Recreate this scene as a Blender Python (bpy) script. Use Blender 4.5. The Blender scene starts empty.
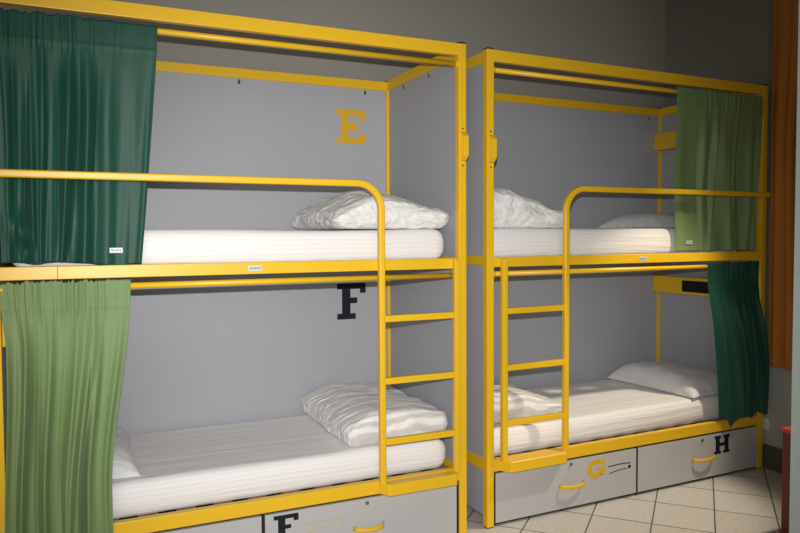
import bpy, bmesh, math, random
from mathutils import Vector, Matrix, noise

# ------------------------------------------------------------------ helpers
C = bpy.context.scene.collection
PI = math.pi
P = 0.0413            # post width
H = 2.394             # post height

def smoothstep(a, b, x):
    t = max(0.0, min(1.0, (x - a) / (b - a)))
    return t * t * (3 - 2 * t)

def nz(x, y=0.0, z=0.0):
    return noise.noise(Vector((x, y, z)))

def obj(name, bm, mat, parent=None, smooth=False, label=None):
    bmesh.ops.recalc_face_normals(bm, faces=bm.faces)
    me = bpy.data.meshes.new(name)
    bm.to_mesh(me); bm.free()
    if smooth:
        for p in me.polygons: p.use_smooth = True
    me.materials.append(mat)
    o = bpy.data.objects.new(name, me)
    C.objects.link(o)
    if parent: o.parent = parent
    if label: o['label'] = label
    return o

def tag(o, label, cat, group=None):
    o['label'] = label; o['category'] = cat
    if group: o['group'] = group
    return o

def empty(name, loc, rz, label, cat, group=None):
    o = bpy.data.objects.new(name, None); C.objects.link(o)
    o.location = loc; o.rotation_euler = (0, 0, rz)
    o.empty_display_size = .1
    return tag(o, label, cat, group)

def add_box(bm, x0, x1, y0, y1, z0, z1, bev=0.0, seg=2):
    if x0 > x1: x0, x1 = x1, x0
    b = bmesh.new()
    bmesh.ops.create_cube(b, size=1)
    for v in b.verts:
        v.co = Vector(((v.co.x + .5) * (x1 - x0) + x0, (v.co.y + .5) * (y1 - y0) + y0, (v.co.z + .5) * (z1 - z0) + z0))
    if bev > 0:
        bmesh.ops.bevel(b, geom=list(b.edges), offset=bev, segments=seg, affect='EDGES', profile=.6)
    merge(bm, b)

def merge(bm, b):
    m = {v: bm.verts.new(v.co) for v in b.verts}
    for f in b.faces: bm.faces.new([m[v] for v in f.verts])
    b.free()

def box(name, mat, parent, x0, x1, y0, y1, z0, z1, bev=0.0, label=None):
    bm = bmesh.new(); add_box(bm, x0, x1, y0, y1, z0, z1, bev)
    return obj(name, bm, mat, parent, label=label)

def add_cyl(bm, a, b, r, seg=16):
    a = Vector(a); b = Vector(b); d = (b - a).normalized()
    u = d.orthogonal().normalized(); w = d.cross(u)
    ra = [bm.verts.new(a + r * (math.cos(t) * u + math.sin(t) * w)) for t in [2 * PI * i / seg for i in range(seg)]]
    rb = [bm.verts.new(b + r * (math.cos(t) * u + math.sin(t) * w)) for t in [2 * PI * i / seg for i in range(seg)]]
    for i in range(seg):
        j = (i + 1) % seg
        bm.faces.new((ra[i], ra[j], rb[j], rb[i]))
    bm.faces.new(ra[::-1]); bm.faces.new(rb)

def sweep(bm, path, prof, up):
    """sweep closed 2-D profile (along side, along up) over a planar path; up = constant normal of the path's plane"""
    up = Vector(up).normalized(); n = len(path); rings = []
    for i, p in enumerate(path):
        p = Vector(p)
        if i == 0: t = Vector(path[1]) - p; k = 1
        elif i == n - 1: t = p - Vector(path[-2]); k = 1
        else:
            t1 = (p - Vector(path[i - 1])).normalized(); t2 = (Vector(path[i + 1]) - p).normalized()
            t = t1 + t2; k = 1 / max(.5, math.sqrt((1 + t1.dot(t2)) / 2))
        t.normalize(); s = t.cross(up)
        rings.append([bm.verts.new(p + s * a * k + up * b) for a, b in prof])
    m = len(prof)
    for i in range(n - 1):
        for j in range(m):
            q = (j + 1) % m
            bm.faces.new((rings[i][j], rings[i][q], rings[i + 1][q], rings[i + 1][j]))
    bm.faces.new(rings[0][::-1]); bm.faces.new(rings[-1])

def rprof(w, h, r=.005):
    out = []
    for cx, cy, a0 in ((w/2-r, h/2-r, 0), (-w/2+r, h/2-r, 90), (-w/2+r, -h/2+r, 180), (w/2-r, -h/2+r, 270)):
        for k in range(4):
            a = math.radians(a0 + 30 * k)
            out.append((cx + r * math.cos(a), cy + r * math.sin(a)))
    return out

def extrude_poly(bm, polys, to3, thick):
    """polys: list of 2-D outlines; to3(a,b,d) -> point"""
    for pl in polys:
        f = [bm.verts.new(to3(a, b, 0)) for a, b in pl]
        g = [bm.verts.new(to3(a, b, thick)) for a, b in pl]
        bm.faces.new(f[::-1]); bm.faces.new(g)
        for i in range(len(pl)):
            j = (i + 1) % len(pl)
            bm.faces.new((f[i], f[j], g[j], g[i]))

# ------------------------------------------------------------------ materials
def new_mat(name):
    m = bpy.data.materials.new(name); m.use_nodes = True
    nt = m.node_tree; b = nt.nodes['Principled BSDF']
    return m, nt, b

def N(nt, t, **kw):
    n = nt.nodes.new(t)
    for k, v in kw.items():
        if k.startswith('i_'): n.inputs[k[2:].replace('_', ' ')].default_value = v
        else: setattr(n, k, v)
    return n

def plain(name, col, rough=.5, var=.06, scale=6, bump=0.0, bscale=60, spec=.5, metal=0, sheen=0):
    m, nt, b = new_mat(name)
    tc = N(nt, 'ShaderNodeTexCoord')
    no = N(nt, 'ShaderNodeTexNoise', i_Scale=scale, i_Detail=3.0)
    nt.links.new(tc.outputs['Object'], no.inputs['Vector'])
    mx = N(nt, 'ShaderNodeMix', data_type='RGBA')
    mx.inputs[6].default_value = tuple(c * (1 - var) for c in col) + (1,)
    mx.inputs[7].default_value = tuple(min(1, c * (1 + var)) for c in col) + (1,)
    nt.links.new(no.outputs['Fac'], mx.inputs[0])
    nt.links.new(mx.outputs[2], b.inputs['Base Color'])
    b.inputs['Roughness'].default_value = rough
    b.inputs['Specular IOR Level'].default_value = spec
    b.inputs['Metallic'].default_value = metal
    if sheen:
        b.inputs['Sheen Weight'].default_value = sheen
        b.inputs['Sheen Roughness'].default_value = .4
    if bump:
        n2 = N(nt, 'ShaderNodeTexNoise', i_Scale=bscale, i_Detail=4.0)
        nt.links.new(tc.outputs['Object'], n2.inputs['Vector'])
        bp = N(nt, 'ShaderNodeBump', i_Strength=bump, i_Distance=.01)
        nt.links.new(n2.outputs['Fac'], bp.inputs['Height'])
        nt.links.new(bp.outputs['Normal'], b.inputs['Normal'])
    return m

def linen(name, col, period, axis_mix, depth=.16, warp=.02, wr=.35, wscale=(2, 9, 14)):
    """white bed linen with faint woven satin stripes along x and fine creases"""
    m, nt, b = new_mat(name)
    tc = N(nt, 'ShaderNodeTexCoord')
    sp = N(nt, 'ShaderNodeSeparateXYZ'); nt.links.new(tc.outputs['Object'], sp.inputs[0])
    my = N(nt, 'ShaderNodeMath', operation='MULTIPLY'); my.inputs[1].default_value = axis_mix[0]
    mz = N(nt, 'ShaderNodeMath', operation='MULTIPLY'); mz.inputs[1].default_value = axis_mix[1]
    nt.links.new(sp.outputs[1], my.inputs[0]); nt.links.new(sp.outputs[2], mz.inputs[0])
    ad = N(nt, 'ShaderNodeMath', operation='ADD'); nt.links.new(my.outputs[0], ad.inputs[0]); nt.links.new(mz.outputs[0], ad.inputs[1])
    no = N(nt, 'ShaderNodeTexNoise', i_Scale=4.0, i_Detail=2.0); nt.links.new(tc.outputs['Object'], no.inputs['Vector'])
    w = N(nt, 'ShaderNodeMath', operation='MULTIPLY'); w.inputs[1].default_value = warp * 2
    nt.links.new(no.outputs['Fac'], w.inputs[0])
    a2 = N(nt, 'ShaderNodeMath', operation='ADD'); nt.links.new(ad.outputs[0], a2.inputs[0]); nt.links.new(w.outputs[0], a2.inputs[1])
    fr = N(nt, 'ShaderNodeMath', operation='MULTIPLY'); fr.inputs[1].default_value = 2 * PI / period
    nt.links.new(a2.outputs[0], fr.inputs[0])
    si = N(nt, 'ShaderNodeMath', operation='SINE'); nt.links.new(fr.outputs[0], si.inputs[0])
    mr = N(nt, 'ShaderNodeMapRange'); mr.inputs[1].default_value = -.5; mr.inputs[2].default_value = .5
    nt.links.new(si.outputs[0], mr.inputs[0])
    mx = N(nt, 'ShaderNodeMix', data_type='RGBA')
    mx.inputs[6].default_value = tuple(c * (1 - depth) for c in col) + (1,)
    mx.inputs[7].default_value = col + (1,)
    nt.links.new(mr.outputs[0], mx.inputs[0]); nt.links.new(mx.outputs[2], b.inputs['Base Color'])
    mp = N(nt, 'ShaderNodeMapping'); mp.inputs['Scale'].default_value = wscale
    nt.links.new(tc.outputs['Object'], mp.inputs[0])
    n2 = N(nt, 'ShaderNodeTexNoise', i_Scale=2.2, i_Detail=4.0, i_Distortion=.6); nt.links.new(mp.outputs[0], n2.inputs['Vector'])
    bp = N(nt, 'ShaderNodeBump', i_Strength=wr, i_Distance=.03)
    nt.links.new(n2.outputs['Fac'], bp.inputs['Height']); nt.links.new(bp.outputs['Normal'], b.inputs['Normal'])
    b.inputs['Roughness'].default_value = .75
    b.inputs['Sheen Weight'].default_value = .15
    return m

YEL = plain('yellow_enamel', (.81, .49, .014), .38, .03, 3)
PANEL = plain('grey_laminate', (.380, .393, .430), .5, .03, 2)
DRAWER = plain('drawer_laminate', (.47, .462, .465), .5, .03, 3)
CAP = plain('black_plastic', (.012, .011, .010), .45, .1)
BLACK = plain('black_vinyl', (.010, .013, .018), .7, .1, spec=.2)
STEEL = plain('zinc_steel', (.35, .33, .28), .35, .1, 10, metal=.8)
SCREW = plain('dark_screw', (.13, .085, .025), .4, .1)
YVIN = plain('yellow_vinyl', (.70, .40, .01), .45, .03)
PALEY = plain('faded_yellow_vinyl', (.55, .44, .22), .5, .04)
SHEET = linen('striped_sheet', (.84, .83, .83), .021, (.45, 1.0), .045, .010, .22, (.8, 9, 18))
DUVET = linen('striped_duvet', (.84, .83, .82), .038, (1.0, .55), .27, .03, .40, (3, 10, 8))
DUVETC = linen('creased_duvet', (.82, .82, .815), .05, (1.0, .6), .06, .04, .6, (8, 10, 9))
PILLOW = linen('pillow_linen', (.72, .72, .73), .03, (1.0, .4), .04, .02, .45, (5, 6, 5))
DGREEN = plain('dark_green_satin', (.010, .068, .044), .52, .10, 5, spec=.28, sheen=.08)
LGREEN = plain('light_green_satin', (.175, .262, .105), .55, .08, 5, spec=.3, sheen=.1)
ORANGE = plain('orange_curtain_cloth', (.46, .165, .022), .8, .12, 5)
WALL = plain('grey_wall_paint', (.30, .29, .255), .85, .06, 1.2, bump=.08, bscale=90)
WALLR = plain('grey_wall_paint_shaded', (.235, .228, .200), .85, .06, 1.2, bump=.08, bscale=90)  # same wall paint scaled darker; dimmer light on the right wall put into colour
DADO = plain('pale_grey_dado_paint', (.42, .44, .43), .8, .04, 2)
BASEB = plain('dark_skirting', (.10, .09, .08), .6, .1)
PIER = plain('pale_blue_grey_paint', (.72, .87, .92), .6, .04, 3)
WOOD = plain('slat_wood', (.30, .20, .11), .7, .12, 8)
REDP = plain('red_lacquer', (.16, .010, .012), .35, .05)
REDT = plain('orange_red_lacquer', (.62, .07, .02), .4, .05)
SOCK = plain('white_socket_plastic', (.7, .7, .68), .4, .02)
TAGM = plain('white_label', (.60, .66, .70), .4, .04)
TAGB = plain('blue_grey_print', (.12, .20, .26), .5, .04)

def tile_mat():
    m, nt, b = new_mat('beige_floor_tiles')
    tc = N(nt, 'ShaderNodeTexCoord')
    sp = N(nt, 'ShaderNodeSeparateXYZ'); nt.links.new(tc.outputs['Object'], sp.inputs[0])
    def axis(sign, off, per, nm):
        kx, ky = (.740, .673) if sign > 0 else (.673, -.740)
        k1 = N(nt, 'ShaderNodeMath', operation='MULTIPLY'); k1.inputs[1].default_value = kx
        k2 = N(nt, 'ShaderNodeMath', operation='MULTIPLY'); k2.inputs[1].default_value = ky
        nt.links.new(sp.outputs[0], k1.inputs[0]); nt.links.new(sp.outputs[1], k2.inputs[0])
        a = N(nt, 'ShaderNodeMath', operation='ADD')
        nt.links.new(k1.outputs[0], a.inputs[0]); nt.links.new(k2.outputs[0], a.inputs[1])
        o = N(nt, 'ShaderNodeMath', operation='SUBTRACT'); o.inputs[1].default_value = off; nt.links.new(a.outputs[0], o.inputs[0])
        d = N(nt, 'ShaderNodeMath', operation='DIVIDE'); d.inputs[1].default_value = per; nt.links.new(o.outputs[0], d.inputs[0])
        f = N(nt, 'ShaderNodeMath', operation='ADD'); f.inputs[1].default_value = .5; nt.links.new(d.outputs[0], f.inputs[0])
        fl = N(nt, 'ShaderNodeMath', operation='FLOOR'); nt.links.new(f.outputs[0], fl.inputs[0])
        s = N(nt, 'ShaderNodeMath', operation='SUBTRACT'); nt.links.new(d.outputs[0], s.inputs[0]); nt.links.new(fl.outputs[0], s.inputs[1])
        ab = N(nt, 'ShaderNodeMath', operation='ABSOLUTE'); nt.links.new(s.outputs[0], ab.inputs[0])
        fd = N(nt, 'ShaderNodeMath', operation='FLOOR'); nt.links.new(d.outputs[0], fd.inputs[0])
        return ab, fd
    a1, c1 = axis(-1, .532, .2975, 'u'); a2, c2 = axis(1, .507, .3200, 'v')
    mn = N(nt, 'ShaderNodeMath', operation='MINIMUM'); nt.links.new(a1.outputs[0], mn.inputs[0]); nt.links.new(a2.outputs[0], mn.inputs[1])
    lt = N(nt, 'ShaderNodeMapRange'); lt.inputs[1].default_value = .009; lt.inputs[2].default_value = .014
    nt.links.new(mn.outputs[0], lt.inputs[0])
    cb = N(nt, 'ShaderNodeCombineXYZ'); nt.links.new(c1.outputs[0], cb.inputs[0]); nt.links.new(c2.outputs[0], cb.inputs[1])
    wn = N(nt, 'ShaderNodeTexWhiteNoise', noise_dimensions='3D'); nt.links.new(cb.outputs[0], wn.inputs['Vector'])
    no = N(nt, 'ShaderNodeTexNoise', i_Scale=45.0, i_Detail=4.0); nt.links.new(tc.outputs['Object'], no.inputs['Vector'])
    t1 = N(nt, 'ShaderNodeMix', data_type='RGBA'); t1.inputs[6].default_value = (.70, .68, .63, 1); t1.inputs[7].default_value = (.76, .745, .70, 1)
    nt.links.new(wn.outputs['Value'], t1.inputs[0])
    t2 = N(nt, 'ShaderNodeMix', data_type='RGBA', blend_type='MULTIPLY'); t2.inputs[0].default_value = .35
    nt.links.new(t1.outputs[2], t2.inputs[6]); nt.links.new(no.outputs['Fac'], t2.inputs[7])
    g = N(nt, 'ShaderNodeMix', data_type='RGBA'); g.inputs[6].default_value = (.09, .085, .07, 1)
    nt.links.new(lt.outputs[0], g.inputs[0]); nt.links.new(t2.outputs[2], g.inputs[7])
    nt.links.new(g.outputs[2], b.inputs['Base Color'])
    bp = N(nt, 'ShaderNodeBump', i_Strength=.4, i_Distance=.003); nt.links.new(lt.outputs[0], bp.inputs['Height'])
    nt.links.new(bp.outputs['Normal'], b.inputs['Normal'])
    b.inputs['Roughness'].default_value = .38
    return m
TILE = tile_mat()

# ------------------------------------------------------------------ setting
def struct(name, mat, *b, bev=0):
    bm = bmesh.new(); add_box(bm, *b, bev)
    o = obj(name, bm, mat); o['kind'] = 'structure'; return o

YW = .975; XR = 2.232; CEIL = 3.35
struct('floor', TILE, -4.2, XR + .1, -5.5, YW + .1, -.1, 0)
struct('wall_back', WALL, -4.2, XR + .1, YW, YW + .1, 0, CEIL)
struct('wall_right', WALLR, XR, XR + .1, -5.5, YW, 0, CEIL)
struct('wall_left', WALL, -4.3, -4.2, -5.5, YW + .1, 0, CEIL)
struct('ceiling', WALL, -4.3, XR + .1, -5.5, YW + .1, CEIL, CEIL + .1)
struct('baseboard_right', BASEB, XR - .012, XR - .001, -5.4, YW, 0, .15, bev=.002)
struct('trim_1', DADO, XR - .006, XR - .001, -1.6, .18, .151, .70)          # pale dado below the window
struct('trim_2', PIER, .74, 1.00, -1.435, -1.175, 0, CEIL, bev=.004)       # pale painted column

# ------------------------------------------------------------------ lettering
def letterE():
    return [[(0,0),(1,0),(1,.30),(.80,.30),(.80,.16),(.42,.16),(.42,.42),(.56,.42),(.56,.34),(.70,.34),(.70,.68),(.56,.68),(.56,.58),(.42,.58),(.42,.84),(.80,.84),(.80,.66),(1,.66),(1,1),(0,1),(0,.84),(.16,.84),(.16,.16),(0,.16)]]
def letterF():
    return [[(0,0),(.64,0),(.64,.16),(.46,.16),(.46,.44),(.70,.44),(.70,.60),(.46,.60),(.46,.84),(.80,.84),(.80,.72),(1,.72),(1,1),(0,1),(0,.84),(.17,.84),(.17,.16),(0,.16)]]
def letterH():
    return [[(0,0),(.42,0),(.42,.15),(.34,.15),(.34,.42),(.66,.42),(.66,.15),(.58,.15),(.58,0),(1,0),(1,.15),(.92,.15),(.92,.85),(1,.85),(1,1),(.58,1),(.58,.85),(.66,.85),(.66,.60),(.34,.60),(.34,.85),(.42,.85),(.42,1),(0,1),(0,.85),(.08,.85),(.08,.15),(0,.15)]]
def letterG():
    out = []; inn = []
    for k in range(0, 29):
        a = math.radians(48 + k * (322 - 48) / 28)
        out.append((.48 + .48 * math.cos(a), .5 + .5 * math.sin(a)))
        inn.append((.48 + .22 * math.cos(a), .5 + .24 * math.sin(a)))
    c = out + inn[::-1]
    bar = [(.50,.40),(.74,.40),(.74,.14),(.98,.14),(1.0,.40),(1.04,.40),(1.04,.55),(.50,.55)]
    serif = [(.80,.64),(.97,.64),(.97,1.0),(.84,.98),(.76,.80)]
    return [c, bar, serif]
def strip(pts, w):
    """2-D polyline of width w as one outline"""
    a = []; b = []
    for i, p in enumerate(pts):
        q0 = pts[max(0, i-1)]; q1 = pts[min(len(pts)-1, i+1)]
        dx, dy = q1[0]-q0[0], q1[1]-q0[1]; l = math.hypot(dx, dy)
        n = (-dy/l*w/2, dx/l*w/2)
        a.append((p[0]+n[0], p[1]+n[1])); b.append((p[0]-n[0], p[1]-n[1]))
    return a + b[::-1]
def decal(name, polys, x0, x1, z0, z1, y, mat, parent, label, thick=.0012):
    bm = bmesh.new()
    extrude_poly(bm, polys, lambda a, b, d: Vector((x0 + a*(x1-x0), y - d, z0 + b*(z1-z0))), thick)
    return obj(name, bm, mat, parent, label=label)

# ------------------------------------------------------------------ bunk bed
def bunk(s, L, D, loc, rz, label, lad, letters, hooks, cut):
    """s = -1: the ladder end is on the right and the bed runs to -x;  s = +1: the bed runs to +x"""
    zg = 1.714 if s < 0 else 1.7215
    root = empty('bunk_bed', loc, rz, label, 'bunk bed', 'yellow steel bunk beds')
    def bx(name, mat, u0, u1, y0, y1, z0, z1, bev=.002, parent=root, label=None):
        return box(name, mat, parent, s*u0, s*u1, y0, y1, z0, z1, bev, label)
    ZB = H - .010
    RH = .058
    # posts
    for u0 in (0, L - P):
        p = bx('post', YEL, u0, u0+P, 0, P, .004, H, .004)
        bx('post_cap', CAP, u0+.002, u0+P-.002, .002, P-.002, H, H+.007, .002, p)
        bx('post_foot', CAP, u0+.001, u0+P-.001, .001, P-.001, 0, .006, .001, p)
        p = bx('post', YEL, u0, u0+P, D-P, D, .004, ZB, .004)
        bx('post_cap', CAP, u0+.002, u0+P-.002, D-P+.002, D-.002, ZB, ZB+.006, .002, p)
        bx('post_foot', CAP, u0+.001, u0+P-.001, D-P+.001, D-.001, 0, .006, .001, p)
    # horizontal rails of the front
    e = .001
    bx('top_rail', YEL, P-e, L-P+e, .002, .034, H-RH, H-.001, .003)
    mr = bx('middle_rail', YEL, P-e, L-P+e, .001, .034, 1.320, 1.370, .003)
    if cut:   # short sleeve joint near the far end, as the photo's crack
        bx('rail_joint', CAP, cut-.0012, cut+.0012, .0004, .006, 1.321, 1.369, 0, mr)
    bx('bottom_rail', YEL, P-e, L-P+e, .001, .034, .2845, .345, .003)
    # rails of back and ends
    bx('back_rail', YEL, P-e, L-P+e, D-.034, D-.004, ZB-.052, ZB-.001, .003)
    bx('back_rail', YEL, P-e, L-P+e, D-.034, D-.004, 1.322, 1.368, .003)
    bx('back_rail', YEL, P-e, L-P+e, D-.034, D-.004, .286, .343, .003)
    for u0 in (.004, L-.036):
        bx('end_rail', YEL, u0, u0+.032, P-e, D-P+e, H-RH-.004, H-.006, .003)
        bx('end_rail', YEL, u0, u0+.032, P-e, D-P+e, 1.330, 1.374, .003)
        bx('end_rail', YEL, u0, u0+.032, P-e, D-P+e, .286, .343, .003)
    # laminate panels
    up = bx('back_panel', PANEL, P, L-P, D-.024, D-.012, 1.368, ZB-.052, 0)
    lo = bx('back_panel', PANEL, P, L-P, D-.024, D-.012, .343, 1.322, 0)
    for u0 in (.013, L-.025):
        bx('end_panel', PANEL, u0, u0+.012, P, D-P, 1.374, H-RH-.004, 0)
        bx('end_panel', PANEL, u0, u0+.012, P, D-P, .343, 1.330, 0)
        bx('end_panel', PANEL, u0, u0+.012, P, D-P, .05, .286, 0)
    # bed bases: wooden slats, one mesh each
    for z in (1.340, .306):
        bm = bmesh.new(); k = 0
        for i in range(13):
            u = .09 + i * (L - .18) / 12
            add_box(bm, s*(u-.04), s*(u+.04), .032, D-.032, z, z+.018, .002)
        obj('slat_base', bm, WOOD, root)
    # curtain rods
    for z in (2.298, 1.286):
        bm = bmesh.new(); add_cyl(bm, (s*(P-.004), .020, z), (s*(L-P+.004), .020, z), .0125, 20)
        for u in (P+.004, L-P-.004):
            add_cyl(bm, (s*(u-.006), .020, z), (s*(u+.006), .020, z), .018, 20)
        r = obj('curtain_rod', bm, YEL, root)
        for pl in r.data.polygons: pl.use_smooth = len(pl.vertices) == 4
    # guard rail, bent down into the ladder's far upright, and the ladder
    r0, r1 = lad            # left edges (u) of the near and far upright
    t = .030; yc = -.018; zt = zg; R = .115
    uc = r1 + t/2
    path = [(s*uc, yc, .338), (s*uc, yc, 1.0), (s*uc, yc, zt - R)]
    for k in range(1, 13):
        a = PI/2 * k / 12
        path.append((s*(uc + R*(1-math.cos(a))), yc, zt - R + R*math.sin(a)))
    path += [(s*(L*.75), yc, zt), (s*(L+.030), yc, zt)]
    bm = bmesh.new(); sweep(bm, path, rprof(t, t, .007), (0, 1, 0))
    gr = obj('guard_rail', bm, YEL, root)
    bm = bmesh.new()
    add_box(bm, s*r0, s*(r0+t), -.033, -.003, .338, 1.366, .006)
    add_box(bm, s*(r0+.003), s*(r0+t-.003), -.004, .0012, 1.330, 1.360)
    lad_o = obj('ladder', bm, YEL, root)
    for zc in (1.100, .813, .531):
        bx('rung', YEL, r0+t-.001, r1+.001, -.032, -.004, zc-.0155, zc+.0155, .005, lad_o)
    bm = bmesh.new()
    a0, a1 = r0+.002, r1+t-.002
    zlo, zhi = .285, .341
    ring = [(a0, .0005), (a1, .0005), (a1-.030, -.056), (a0+.030, -.056)]
    vb = [bm.verts.new((s*u, y, zlo)) for u, y in ring]; vt = [bm.verts.new((s*u, y, zhi)) for u, y in ring]
    bm.faces.new(vb); bm.faces.new(vt[::-1])
    for i in range(4): bm.faces.new((vb[i], vb[(i+1)%4], vt[(i+1)%4], vt[i]))
    bmesh.ops.bevel(bm, geom=list(bm.edges), offset=.006, segments=3, affect='EDGES', profile=.6)
    obj('step', bm, YEL, lad_o)
    # grab handle on the front of the ladder-end post, two screws
    bm = bmesh.new(); xm = s*P*.5
    sweep(bm, [(xm, 0, 1.972), (xm, -.016, 1.968), (xm, -.034, 1.950), (xm, -.036, 1.905), (xm, -.034, 1.860), (xm, -.016, 1.842), (xm, 0, 1.838)], rprof(.006, .026, .0025), (1, 0, 0))
    gh = obj('grab_handle', bm, YEL, root)
    for z in (1.990, 1.815):
        bm = bmesh.new(); add_cyl(bm, (xm, -.003, z), (xm, .001, z), .0045, 12)
        obj('screw', bm, SCREW, root)
    # small bolts hanging under the rear and end rails
    for (u, y) in hooks:
        bm = bmesh.new()
        zz = ZB - .052
        add_cyl(bm, (s*u, y, zz+.002), (s*u, y, zz-.016), .004, 8)
        add_cyl(bm, (s*u, y, zz-.012), (s*u, y-.004, zz-.030), .0075, 10)
        obj('bolt', bm, SCREW, root)
    for z in (1.75, 1.15):
        for u in (P*.5, L-P*.5):
            bm = bmesh.new(); add_cyl(bm, (s*u, D-P-.003, z), (s*u, D-P+.002, z), .006, 10)
            obj('bolt', bm, SCREW, root)
    # head-end light and socket boxes
    for z0 in (1.066, 2.082):
        hb = bx('headboard_box', YEL, L-.085, L-P+.004, .060, D-.026, z0, z0+.118, .004)
        bx('socket_plate', BLACK, L-.0875, L-.083, .20, .575, z0+.018, z0+.096, .001, hb, 'black socket plate')
    # drawers
    e0, e1, m0, m1 = P+.014, L-P-.004, 1.001, 1.016
    bx('drawer_gap_shade', CAP, m0+.001, m1-.001, .007, .022, .004, .2840, 0)  # black strip stands in for the shade in the gap between the drawers
    bx('drawer_gap_shade', CAP, P+.0005, e0-.001, .009, .022, .004, .2840, 0)  # likewise, painted shade in the gap beside the ladder-end post
    for i, (u0, u1) in enumerate(((e0, m0), (m1, e1))):
        f = bx('drawer', DRAWER, u0, u1, .004, .022, .018, .2725, .002)
        bx('drawer_edge_shade', CAP, u0, u1, .0225, .030, .003, .284, 0, f)  # black backing plate, shade above and below the drawer front put into colour
        bm = bmesh.new()
        for b in ((u0+.03, u1-.03, .031, D-.10, .03, .042), (u0+.03, u0+.042, .031, D-.10, .042, .22), (u1-.042, u1-.03, .031, D-.10, .042, .22), (u0+.042, u1-.042, D-.112, D-.10, .042, .22)):
            add_box(bm, s*b[0], s*b[1], *b[2:])
        obj('drawer_box', bm, WOOD, f)
        h0, h1, k0 = letters[i]['handle']
        bm = bmesh.new(); n = 14; pth = []
        for k in range(n+1):
            q = k/n; y = .004 - .034*math.sin(PI*q)**.32 if 0 < q < 1 else .004
            pth.append((s*(h0 + (h1-h0)*q), y, .142 - .004*math.sin(PI*q)))
        sweep(bm, pth, rprof(.009, .020, .004), (0, 0, 1))
        obj('handle', bm, YEL, f, smooth=True)
        bm = bmesh.new(); add_cyl(bm, (s*k0, .004, .252), (s*k0, -.004, .252), .0085, 20); add_box(bm, s*(k0-.0015), s*(k0+.0015), -.0046, -.003, .246, .258)
        obj('lock', bm, STEEL, f)
        lt = letters[i].get('letter')
        if lt:
            fn, x0, x1, z0, z1, mat, nm = lt
            decal('letter', fn(), x0, x1, z0, z1, .004, mat, f, nm)
        mk = letters[i].get('mark')
        if mk:
            x0, x1, z0, z1, mat = mk
            bm = bmesh.new(); w = x1-x0; h = z1-z0
            top = [(x0 + w*.97*q, z1 - .006 + .003*math.sin(q*PI)) for q in [k/10 for k in range(11)]]
            low = [(x0 + w*.06 + w*.74*q, z0 + .012*math.sin(q*PI*.6)) for q in [k/10 for k in range(11)]]
            cr = [(x1 - .012 + .010*math.cos(2*PI*k/20), z0 + h*.42 + .010*math.sin(2*PI*k/20)) for k in range(20)]
            extrude_poly(bm, [strip(top, .005), strip(low, .004), cr], lambda a, b, d: Vector((a, .004-d, b)), .001)
            obj('pictogram', bm, mat, f)
    return root, up, lo, bx

LA, DA = 2.018, .906
LB, DB = 2.060, .869
GX, GY, GR = .1380, .0296, .0266

bedA, upA, loA, bxA = bunk(-1, LA, DA, (.004, 0, 0), 0,
    'left yellow two-tier bunk bed with letters E and F on its back panels',
    (.052, .441),
    [dict(handle=(.445, .592, .527), letter=(letterF, -.963, -.852, .150, .262, BLACK, 'black letter F'), mark=(-.825, -.642, .160, .206, PALEY)),
     dict(handle=(1.40, 1.56, 1.49), letter=(letterE, -1.86, -1.74, .150, .262, YVIN, 'yellow letter E'))],
    [(.17, .885), (.90, .885), (.022, .66), (.022, .35)], 1.783)

decal('letter', letterE(), -.349, -.170, 2.016, 2.207, DA-.024, YVIN, upA, 'yellow letter E')
decal('letter', letterF(), -.353, -.175, .996, 1.205, DA-.024, BLACK, loA, 'black letter F')
bedB, upB, loB, bxB = bunk(1, LB, DB, (GX, GY, 0), GR,
    'right yellow two-tier bunk bed with letters G and H on its drawers',
    (.074, .462),
    [dict(handle=(.456, .622, .532), letter=(letterG, .648, .772, .146, .254, YVIN, 'yellow letter G'), mark=(.794, .962, .158, .204, BLACK)),
     dict(handle=(1.442, 1.615, 1.523), letter=(letterH, 1.630, 1.762, .148, .258, BLACK, 'black letter H'), mark=(1.800, 1.965, .156, .200, PALEY))],
    [(.42, .848), (1.93, .848)], None)

def maker_tag(name, parent, x0, x1, z0, z1, y, d=.0015):
    t = box(name, TAGM, parent, x0, x1, y-d, y, z0, z1, 0, 'small white label')
    bm = bmesh.new(); w = x1-x0; h = z1-z0
    for i, (a, b) in enumerate(((.12,.24),(.28,.36),(.40,.52),(.56,.64),(.68,.76),(.80,.88))):
        add_box(bm, x0+w*a, x0+w*b, y-d-.0004, y-d, z0+h*(.28 if i % 2 else .34), z0+h*(.62 if i % 3 else .74))
    obj('print', bm, TAGB, t)
    return t
railA = [c for c in bedA.children if c.name.startswith('middle_rail')][0]
railB = [c for c in bedB.children if c.name.startswith('middle_rail')][0]
t = box('maker_label', TAGM, railA, -1.058, -1.004, -.0006, .0012, 1.334, 1.355, 0, 'small silver label')
bm = bmesh.new()
for a in range(6): add_box(bm, -1.053+a*.008, -1.048+a*.008, -.0010, -.0006, 1.340, 1.348+.002*(a%2))
bm_t = obj('print', bm, TAGB, railA)
t = box('maker_label', TAGM, railB, 1.008, 1.064, -.0006, .0012, 1.334, 1.355, 0, 'small silver label')
bm = bmesh.new()
for a in range(6): add_box(bm, 1.013+a*.008, 1.018+a*.008, -.0010, -.0006, 1.340, 1.348+.002*(a%2))
bm_t = obj('print', bm, TAGB, railB)

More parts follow.
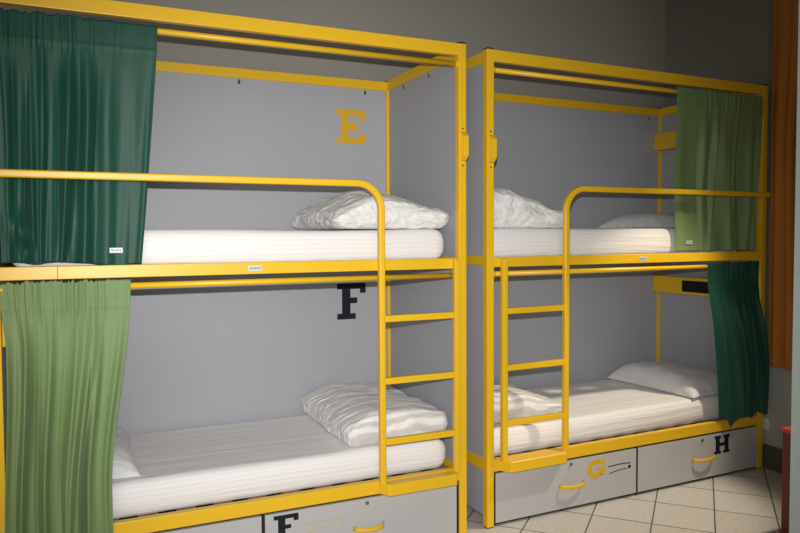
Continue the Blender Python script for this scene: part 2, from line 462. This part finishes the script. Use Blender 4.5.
# ------------------------------------------------------------------ curtains
def curtain(name, label, mat, loc, rz, xl, xr, zt, zb, yc, folds, gather, amp, seed, tagpos=None, nx=260, nt=120, hem=.10, cat='curtain', group='bunk bed curtains', extra=None, bunch=1.0, xw=.004):
    """xl, xr, yc functions of t (0 top .. 1 bottom); zb function of s; folds: list of (s, width, height, drift)"""
    bm = bmesh.new(); rows = []
    def ydisp(s, t):
        y = 0
        for sk, wk, ak, dk in folds:
            q = (s - sk - dk*t*t - .012*nz(sk*31+seed, t*2.0)) / wk
            y -= ak * math.exp(-q*q) * (.15 + .85*smoothstep(.05, .5, t)) * amp
        top = (1 - smoothstep(.05, .20, t))
        g = gather(s)
        wp = .03*nz(s*5+seed, t*1.5)
        n1 = nz((s+wp)*40+seed, t*1.6, 2.0)
        n2 = nz((s+wp)*20+seed, t*.9, 7.0)
        n3 = nz((s+wp)*7.5+seed, t*.6, 5.0)
        hemk = .45 + .55*math.exp(-((t*(zt-zb(s))-hem)/.05)**2)
        y -= g*top*(.011*abs(n1)*hemk + .010*abs(n2))
        y -= g*smoothstep(.08, .5, t)*amp*(.085*abs(n3) + .006*abs(n2))
        y -= .010 * nz(s*3.2+seed, t*1.4, 3.1) * smoothstep(.05, .5, t)
        if extra: y += extra(s, t)
        return y
    for j in range(nt+1):
        t = j/nt; row = []
        for i in range(nx+1):
            s = i/nx
            sw = s + xw*math.sin(s*2*PI*5+seed)*math.sin(PI*s)*bunch*t
            x = xl(t)*(1-sw) + xr(t)*sw
            z = zt + (zb(s) - zt)*t
            z += .010*gather(s)*nz(s*60+seed, 1.5)*(1-smoothstep(0, .05, t))
            y = yc(t) + ydisp(s, t)
            hz = zt - z
            y += -.0025*math.exp(-((hz-hem)/.006)**2)       # stitched seam of the rod pocket
            row.append(bm.verts.new((x, y, z)))
        rows.append(row)
    for j in range(nt):
        for i in range(nx):
            bm.faces.new((rows[j][i], rows[j][i+1], rows[j+1][i+1], rows[j+1][i]))
    o = obj(name, bm, mat, None, smooth=True)
    o.location = loc; o.rotation_euler = (0, 0, rz)
    md = o.modifiers.new('cloth_thickness', 'SOLIDIFY'); md.thickness = .0016; md.offset = 0
    tag(o, label, cat, group)
    if tagpos:
        s0, t0 = tagpos
        x = xl(t0)*(1-s0) + xr(t0)*s0; z = zt + (zb(s0)-zt)*t0
        ys = [yc(t0) + ydisp(s0+ds, t0) for ds in (-.05, 0, .05)]
        maker_tag('sewn_label', o, x-.024, x+.024, z-.010, z+.010, min(ys)-.002)
    return o

def mkfolds(seed, n, s0, s1, w=(.012, .03), a=(.012, .03), drift=.05):
    r = random.Random(seed); out = []
    for k in range(n):
        s = s0 + (s1-s0)*(k + r.uniform(.15, .85))/n
        out.append((s, r.uniform(*w), r.uniform(*a), r.uniform(-drift, drift)))
    return out

# A upper: dark green, gathered to the left, flat panel on the right
fo = mkfolds(3, 5, .0, .60, (.018, .040), (.014, .034), .06) + [(.70, .055, .014, .03), (.86, .05, .006, .0), (.975, .02, .006, 0)]
lump = lambda s, t: -.042*math.exp(-((s-.14-(t-.86)*.5)/.075)**2)*math.exp(-((t-.875)/.06)**2) + .026*math.exp(-((s-.19)/.035)**2)*math.exp(-((t-.945)/.03)**2) - .02*math.exp(-((s-.33)/.06)**2)*smoothstep(.7,.98,t)
curtain('bunk_curtain', 'dark green satin curtain hanging over the upper berth of the left bunk bed', DGREEN, (0, 0, 0), 0,
    lambda t: -1.968, lambda t: -1.400 - .075*t**1.2, 2.314, lambda s: 1.368 + .014*(1-smoothstep(.55, .68, s)) + .003*math.sin(s*21),
    lambda t: .0055 + .046*smoothstep(.03, .6, t), fo, lambda s: 1 - .8*smoothstep(.5, .72, s), 1.0, 1.3, (.80, .935), extra=lump)
# A lower: light green, bottom hanging outside the bed rail
fo = mkfolds(11, 4, .06, .86, (.020, .045), (.030, .055), .10) + [(.93, .03, .016, .02)]
curtain('bunk_curtain', 'light green satin curtain hanging over the lower berth of the left bunk bed', LGREEN, (0, 0, 0), 0,
    lambda t: -1.978 + .020*smoothstep(0, .25, t) - .020*smoothstep(.35, .9, t), lambda t: -1.520 - .085*smoothstep(0, .75, t), 1.312, lambda s: .215 + .01*math.sin(s*17),
    lambda t: .0055 + .004*smoothstep(0, .12, t) - .020*smoothstep(.12, .6, t), fo, lambda s: 1 - .7*smoothstep(.75, .9, s), 1.0, 4.1, None)
# B upper: light green, flat panel at its left
fo = [(.06, .05, .010, 0), (.30, .030, .022, .0)] + mkfolds(7, 4, .40, .95, (.016, .034), (.012, .026), .08)
curtain('bunk_curtain', 'light green satin curtain hanging over the upper berth of the right bunk bed', LGREEN, (GX, GY, 0), GR,
    lambda t: 1.287 + .055*t, lambda t: 2.017, 2.322, lambda s: 1.380 + .012*smoothstep(.9, 1, s),
    lambda t: .0055 + .046*smoothstep(.03, .6, t), fo, lambda s: smoothstep(.15, .4, s), .8, 2.2, (.155, .945))
# B lower: dark green, swinging out past the post at the bottom
fo = [(.10, .06, .020, .05), (.30, .03, .014, .06)] + mkfolds(21, 3, .45, .95, (.025, .045), (.008, .018), .10)
curtain('bunk_curtain', 'dark green satin curtain hanging over the lower berth of the right bunk bed', DGREEN, (GX, GY, 0), GR,
    lambda t: 1.556 + .088*smoothstep(0, 1, t), lambda t: 2.004 + .068*smoothstep(.25, .75, t), 1.312,
    lambda s: .365 - .055*math.exp(-((s-.19)/.065)**2) + .012*math.sin(s*19),
    lambda t: .0055 + .004*smoothstep(0, .12, t) - .026*smoothstep(.10, .42, t), fo, lambda s: smoothstep(.05, .3, s), .85, 6.3, None)
# window curtain on the right wall (runs along y)
fo = [(.12, .06, .05, 0), (.27, .05, .045, .02), (.42, .05, .05, 0), (.58, .06, .05, 0), (.75, .05, .05, 0), (.9, .05, .05, 0)]
oc = curtain('window_curtain', 'long orange curtain hanging at the right wall beside the bunk bed', ORANGE, (2.178, .048, 0), -PI/2,
    lambda t: .0, lambda t: .52, 3.1, lambda s: .665, lambda t: .0 + .02*t, fo, lambda s: .6, 1.0, 3.3, None, nx=160, nt=80, group='window curtains')
del oc['group']

# ------------------------------------------------------------------ bedding
def rounded(bm, x0, x1, y0, y1, z0, z1, r, step, disp):
    """dense rounded slab, each vertex then moved by disp(p, n)"""
    b = bmesh.new(); bmesh.ops.create_cube(b, size=1)
    n = [max(3, int((q1-q0)/step)) for q0, q1 in ((x0,x1),(y0,y1),(z0,z1))]
    b.free(); b = bmesh.new(); cache = {}
    S = ((x0,x1),(y0,y1),(z0,z1))
    def vert(i, j, k):
        key = (i, j, k)
        if key not in cache:
            p = Vector((x0+(x1-x0)*i/n[0], y0+(y1-y0)*j/n[1], z0+(z1-z0)*k/n[2]))
            q = Vector((min(max(p[a], S[a][0]+r[a]), S[a][1]-r[a]) for a in range(3)))
            d = Vector(((p[a]-q[a])/r[a] for a in range(3)))
            if d.length > 1e-9:
                m = max(abs(c) for c in d); d = d.normalized()*min(1, m) if m > 0 else d
            pp = Vector((q[a]+d[a]*r[a] for a in range(3)))
            nn = Vector((d[a]/r[a] for a in range(3)))
            nn = nn.normalized() if nn.length > 0 else Vector((0,0,1))
            cache[key] = b.verts.new(disp(pp, nn))
        return cache[key]
    for k in (0, n[2]):
        for i in range(n[0]):
            for j in range(n[1]): b.faces.new((vert(i,j,k), vert(i+1,j,k), vert(i+1,j+1,k), vert(i,j+1,k)))
    for j in (0, n[1]):
        for i in range(n[0]):
            for k in range(n[2]): b.faces.new((vert(i,j,k), vert(i+1,j,k), vert(i+1,j,k+1), vert(i,j,k+1)))
    for i in (0, n[0]):
        for j in range(n[1]):
            for k in range(n[2]): b.faces.new((vert(i,j,k), vert(i,j+1,k), vert(i,j+1,k+1), vert(i,j,k+1)))
    merge(bm, b)

def mattress(label, loc, rz, x0, x1, y0, y1, z0, z1, seed):
    def disp(p, n):
        side = 1 - abs(n.z)
        a = .003*nz(p.x*1.2+seed, p.y*10, p.z*50)*side + .0025*nz(p.x*2+seed, p.y*14, 5.0)*n.z
        f = smoothstep(0, .05, p.z-z0)
        q = p + n*a*f
        q.z -= .006*smoothstep(0, .5, nz(p.x*.9+seed, p.y*2))*f*abs(n.z)
        return q
    bm = bmesh.new(); rounded(bm, x0, x1, y0, y1, z0, z1, (.060, .034, .058), .013, disp)
    o = obj('mattress', bm, SHEET, None, smooth=True)
    o.location = loc; o.rotation_euler = (0,0,rz)
    tag(o, label, 'mattress', 'sheeted mattresses on the bunk beds'); return o
A0 = (0,0,0); B0 = (GX, GY, 0)
mattress('white sheeted mattress on the upper berth of the left bunk bed', A0, 0, -1.95, -.066, .076, .868, 1.358, 1.510, 1)
mattress('white sheeted mattress on the lower berth of the left bunk bed', A0, 0, -1.95, -.058, .076, .868, .324, .474, 5)
mattress('white sheeted mattress on the upper berth of the right bunk bed', B0, GR, .050, 1.95, .076, .832, 1.358, 1.514, 9)
mattress('white sheeted mattress on the lower berth of the right bunk bed', B0, GR, .050, 1.95, .076, .832, .324, .474, 14)

def ridge(v): return 1 - abs(v)*2
def duvet(label, loc, rz, x0, x1, y0, y1, z0, z1, top, mat, seed, wr=.010, dirx=(2, 13), cr=1.0, cf=(11, 12)):
    """folded duvet: top(u, v) scales the height, u, v in 0..1"""
    def disp(p, n):
        u = (p.x-x0)/(x1-x0); v = (p.y-y0)/(y1-y0); h = (p.z-z0)/(z1-z0)
        q = Vector(p)
        q.z = z0 + (p.z-z0)*top(u, v)
        w = nz(p.x*dirx[0]+seed, p.y*dirx[1]+2*nz(p.x*3, p.y*3+seed), p.z*9)
        w2 = ridge(nz(p.x*5+seed, p.y*5, p.z*8+3))
        up = smoothstep(0, .35, h)
        q += n*(wr*w + wr*.9*(w2-.6))*up
        w3 = ridge(nz(p.x*cf[0]+seed+3*w, p.y*cf[1], p.z*16))
        q += n*.006*cr*(w3-.6)*up
        bulge = .018*nz(p.z*6+seed, p.y*3.5+p.x*3.5)
        q.x += bulge*n.x*up; q.y += .6*bulge*n.y*up
        return q
    bm = bmesh.new(); rounded(bm, x0, x1, y0, y1, z0, z1, (.055, .055, (z1-z0)*.46), .0075, disp)
    o = obj('folded_duvet', bm, mat, None, smooth=True); o.location = loc; o.rotation_euler = (0,0,rz)
    tag(o, label, 'duvet', 'folded duvets on the bunk beds'); return o

duvet('crumpled white duvet folded at the ladder end of the upper left berth', A0, 0, -.625, -.030, .09, .86, 1.5115, 1.705,
    lambda u, v: (.55+.45*smoothstep(0, .35, u)) * (1-.30*smoothstep(.45, .95, u)) * (.78+.22*smoothstep(0,.4,v)), DUVETC, 2.0, .012, (6, 9))
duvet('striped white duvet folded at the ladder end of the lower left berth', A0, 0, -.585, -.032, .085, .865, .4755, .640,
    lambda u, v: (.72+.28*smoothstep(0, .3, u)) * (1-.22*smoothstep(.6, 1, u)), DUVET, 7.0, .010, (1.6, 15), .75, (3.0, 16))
duvet('crumpled white duvet bunched at the ladder end of the upper right berth', B0, GR, .05, .62, .09, .83, 1.5155, 1.745,
    lambda u, v: (1-.50*smoothstep(.25, .95, u)) * (.85+.15*smoothstep(0, .3, v)), DUVETC, 12.0, .012, (6, 7))
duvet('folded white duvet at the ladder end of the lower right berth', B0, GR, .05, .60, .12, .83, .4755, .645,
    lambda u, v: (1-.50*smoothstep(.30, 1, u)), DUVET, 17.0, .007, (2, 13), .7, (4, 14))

def pillow(label, loc, rz, cx, cy, z0, lx, ly, h, rot, seed, crease=.006):
    bm = bmesh.new(); n = 70; top = []; bot = []
    for i in range(n+1):
        ra, rb = [], []
        for j in range(n+1):
            a = -1 + 2*i/n; b = -1 + 2*j/n
            a = math.sin(a*PI/2)**1 if abs(a) < 1 else a; b = math.sin(b*PI/2) if abs(b) < 1 else b
            th = max(0, (1-a**4)*(1-b**4))**.55
            ex = 1 - .055*(1-b*b)*abs(a)**3; ey = 1 - .04*(1-a*a)*abs(b)**3
            x = a*lx/2*ex; y = b*ly/2*ey
            w = crease*nz(x*9+seed, y*9) + crease*.8*ridge(nz(x*6+seed, y*6, 4))
            zt = z0 + .012 + (h-.012)*th*(.92+.1*nz(x*4+seed, y*4)) + w*th
            zb = z0 + .010*(1-th) + .0
            r = Matrix.Rotation(rot, 3, 'Z') @ Vector((x, y, 0))
            edge = i in (0, n) or j in (0, n)
            tv = bm.verts.new((cx+r.x, cy+r.y, zt)); ra.append(tv)
            rb.append(tv if edge else bm.verts.new((cx+r.x, cy+r.y, zb)))
        top.append(ra); bot.append(rb)
    for i in range(n):
        for j in range(n):
            bm.faces.new((top[i][j], top[i+1][j], top[i+1][j+1], top[i][j+1]))
            q = (bot[i][j], bot[i][j+1], bot[i+1][j+1], bot[i+1][j])
            if len(set(q)) == 4:
                try: bm.faces.new(q)
                except ValueError: pass
    o = obj('pillow', bm, PILLOW, None, smooth=True); o.location = loc; o.rotation_euler = (0,0,rz)
    tag(o, label, 'pillow', 'pillows on the bunk beds'); return o
pillow('white pillow lying on the lower right berth behind the dark green curtain', B0, GR, 1.74, .445, .4755, .44, .72, .145, .04, 1.0)
pillow('white pillow lying on the upper right berth beside the light green curtain', B0, GR, 1.68, .57, 1.5155, .56, .42, .105, .0, 4.0)
pillow('white pillow peeking out beside the light green curtain on the lower left berth', A0, 0, -1.70, .44, .4755, .42, .66, .120, .0, 8.0)

# ------------------------------------------------------------------ small things by the right wall
so = box('wall_socket', SOCK, None, XR-.0165, XR-.0065, .060, .135, .245, .320, .003)
tag(so, 'white wall socket low on the right wall beside the bunk bed', 'socket')
bm = bmesh.new(); add_cyl(bm, (XR-.018, .0975, .2825), (XR-.0155, .0975, .2825), .021, 24)
obj('socket_cup', bm, SOCK, so)
bm = bmesh.new()
for dy in (-.0095, .0095): add_cyl(bm, (XR-.0185, .0975+dy, .2825), (XR-.0175, .0975+dy, .2825), .0025, 10)
obj('socket_hole', bm, CAP, so)
st = empty('bedside_cabinet', (1.384, -.660, 0), 0, 'dark red bedside cabinet with an orange-red top by the pale column', 'bedside cabinet')
def cb(n, m, *b, bev=.003): return box(n, m, st, *b, bev)
cb('side_panel', REDP, 0, .016, -.30, 0, .012, .520); cb('side_panel', REDP, .304, .32, -.30, 0, .012, .520)
cb('back_panel', REDP, .016, .304, -.012, -.002, .03, .520); cb('shelf', REDP, .016, .304, -.295, -.012, .03, .045); cb('shelf', REDP, .016, .304, -.295, -.012, .26, .275)
cb('cabinet_top', REDT, -.006, .326, -.306, .006, .520, .538)
for x in (.02, .285):
    for y in (-.285, -.035): cb('foot', CAP, x, x+.02, y, y+.02, 0, .013, bev=.001)

# ------------------------------------------------------------------ camera
cam = bpy.data.cameras.new('camera'); co = bpy.data.objects.new('camera', cam); C.objects.link(co)
yaw, pitch, roll, f = .4285, -.0425, -.0054, 707.08
fw = Vector((math.sin(yaw)*math.cos(pitch), math.cos(yaw)*math.cos(pitch), math.sin(pitch)))
rt = Vector((math.cos(yaw), -math.sin(yaw), 0)); upv = rt.cross(fw)
r2 = math.cos(roll)*rt + math.sin(roll)*upv; u2 = -math.sin(roll)*rt + math.cos(roll)*upv
CP = Vector((-1.7108, -2.9771, 1.4759))
M = Matrix((( r2.x, u2.x, -fw.x, CP.x), (r2.y, u2.y, -fw.y, CP.y), (r2.z, u2.z, -fw.z, CP.z), (0,0,0,1)))
co.matrix_world = M
cam.lens = f*36/800; cam.sensor_width = 36; cam.clip_start = .05
bpy.context.scene.camera = co

# ------------------------------------------------------------------ light
def look(o, loc, tgt):
    o.location = loc; o.rotation_euler = (Vector(tgt)-Vector(loc)).to_track_quat('-Z', 'Y').to_euler()
def lamp(name, kind, loc, tgt, energy, col, **kw):
    l = bpy.data.lights.new(name, kind); l.energy = energy; l.color = col
    for k, v in kw.items(): setattr(l, k, v)
    o = bpy.data.objects.new(name, l); C.objects.link(o); look(o, loc, tgt); return o
FL = CP + u2*.125 + fw*.03
lamp('camera_flash', 'SPOT', FL, FL + fw*2 - rt*.16 - upv*.14, 360, (1, .985, .965), spot_size=math.radians(74), spot_blend=1.0, shadow_soft_size=.012)
lamp('ceiling_downlight', 'SPOT', (2.0, -.94, 2.95), (1.05, .0, .4), 230, (1, .86, .66), spot_size=math.radians(38), spot_blend=.6, shadow_soft_size=.07)
lamp('ambient_fill', 'AREA', (-2.7, -4.7, 1.9), (-1.2, 0, 1.0), 50, (1.0, .93, .86), shape='RECTANGLE', size=3.2, size_y=1.9)  # added soft fill from an unseen source, set left to favour the left bed
w = bpy.data.worlds.new('room_ambient'); bpy.context.scene.world = w; w.use_nodes = True
w.node_tree.nodes['Background'].inputs[0].default_value = (1, .90, .78, 1)
w.node_tree.nodes['Background'].inputs[1].default_value = .12

vs = bpy.context.scene.view_settings
vs.view_transform = 'Standard'; vs.look = 'None'; vs.gamma = 1; vs.exposure = .07; vs.use_curve_mapping = False
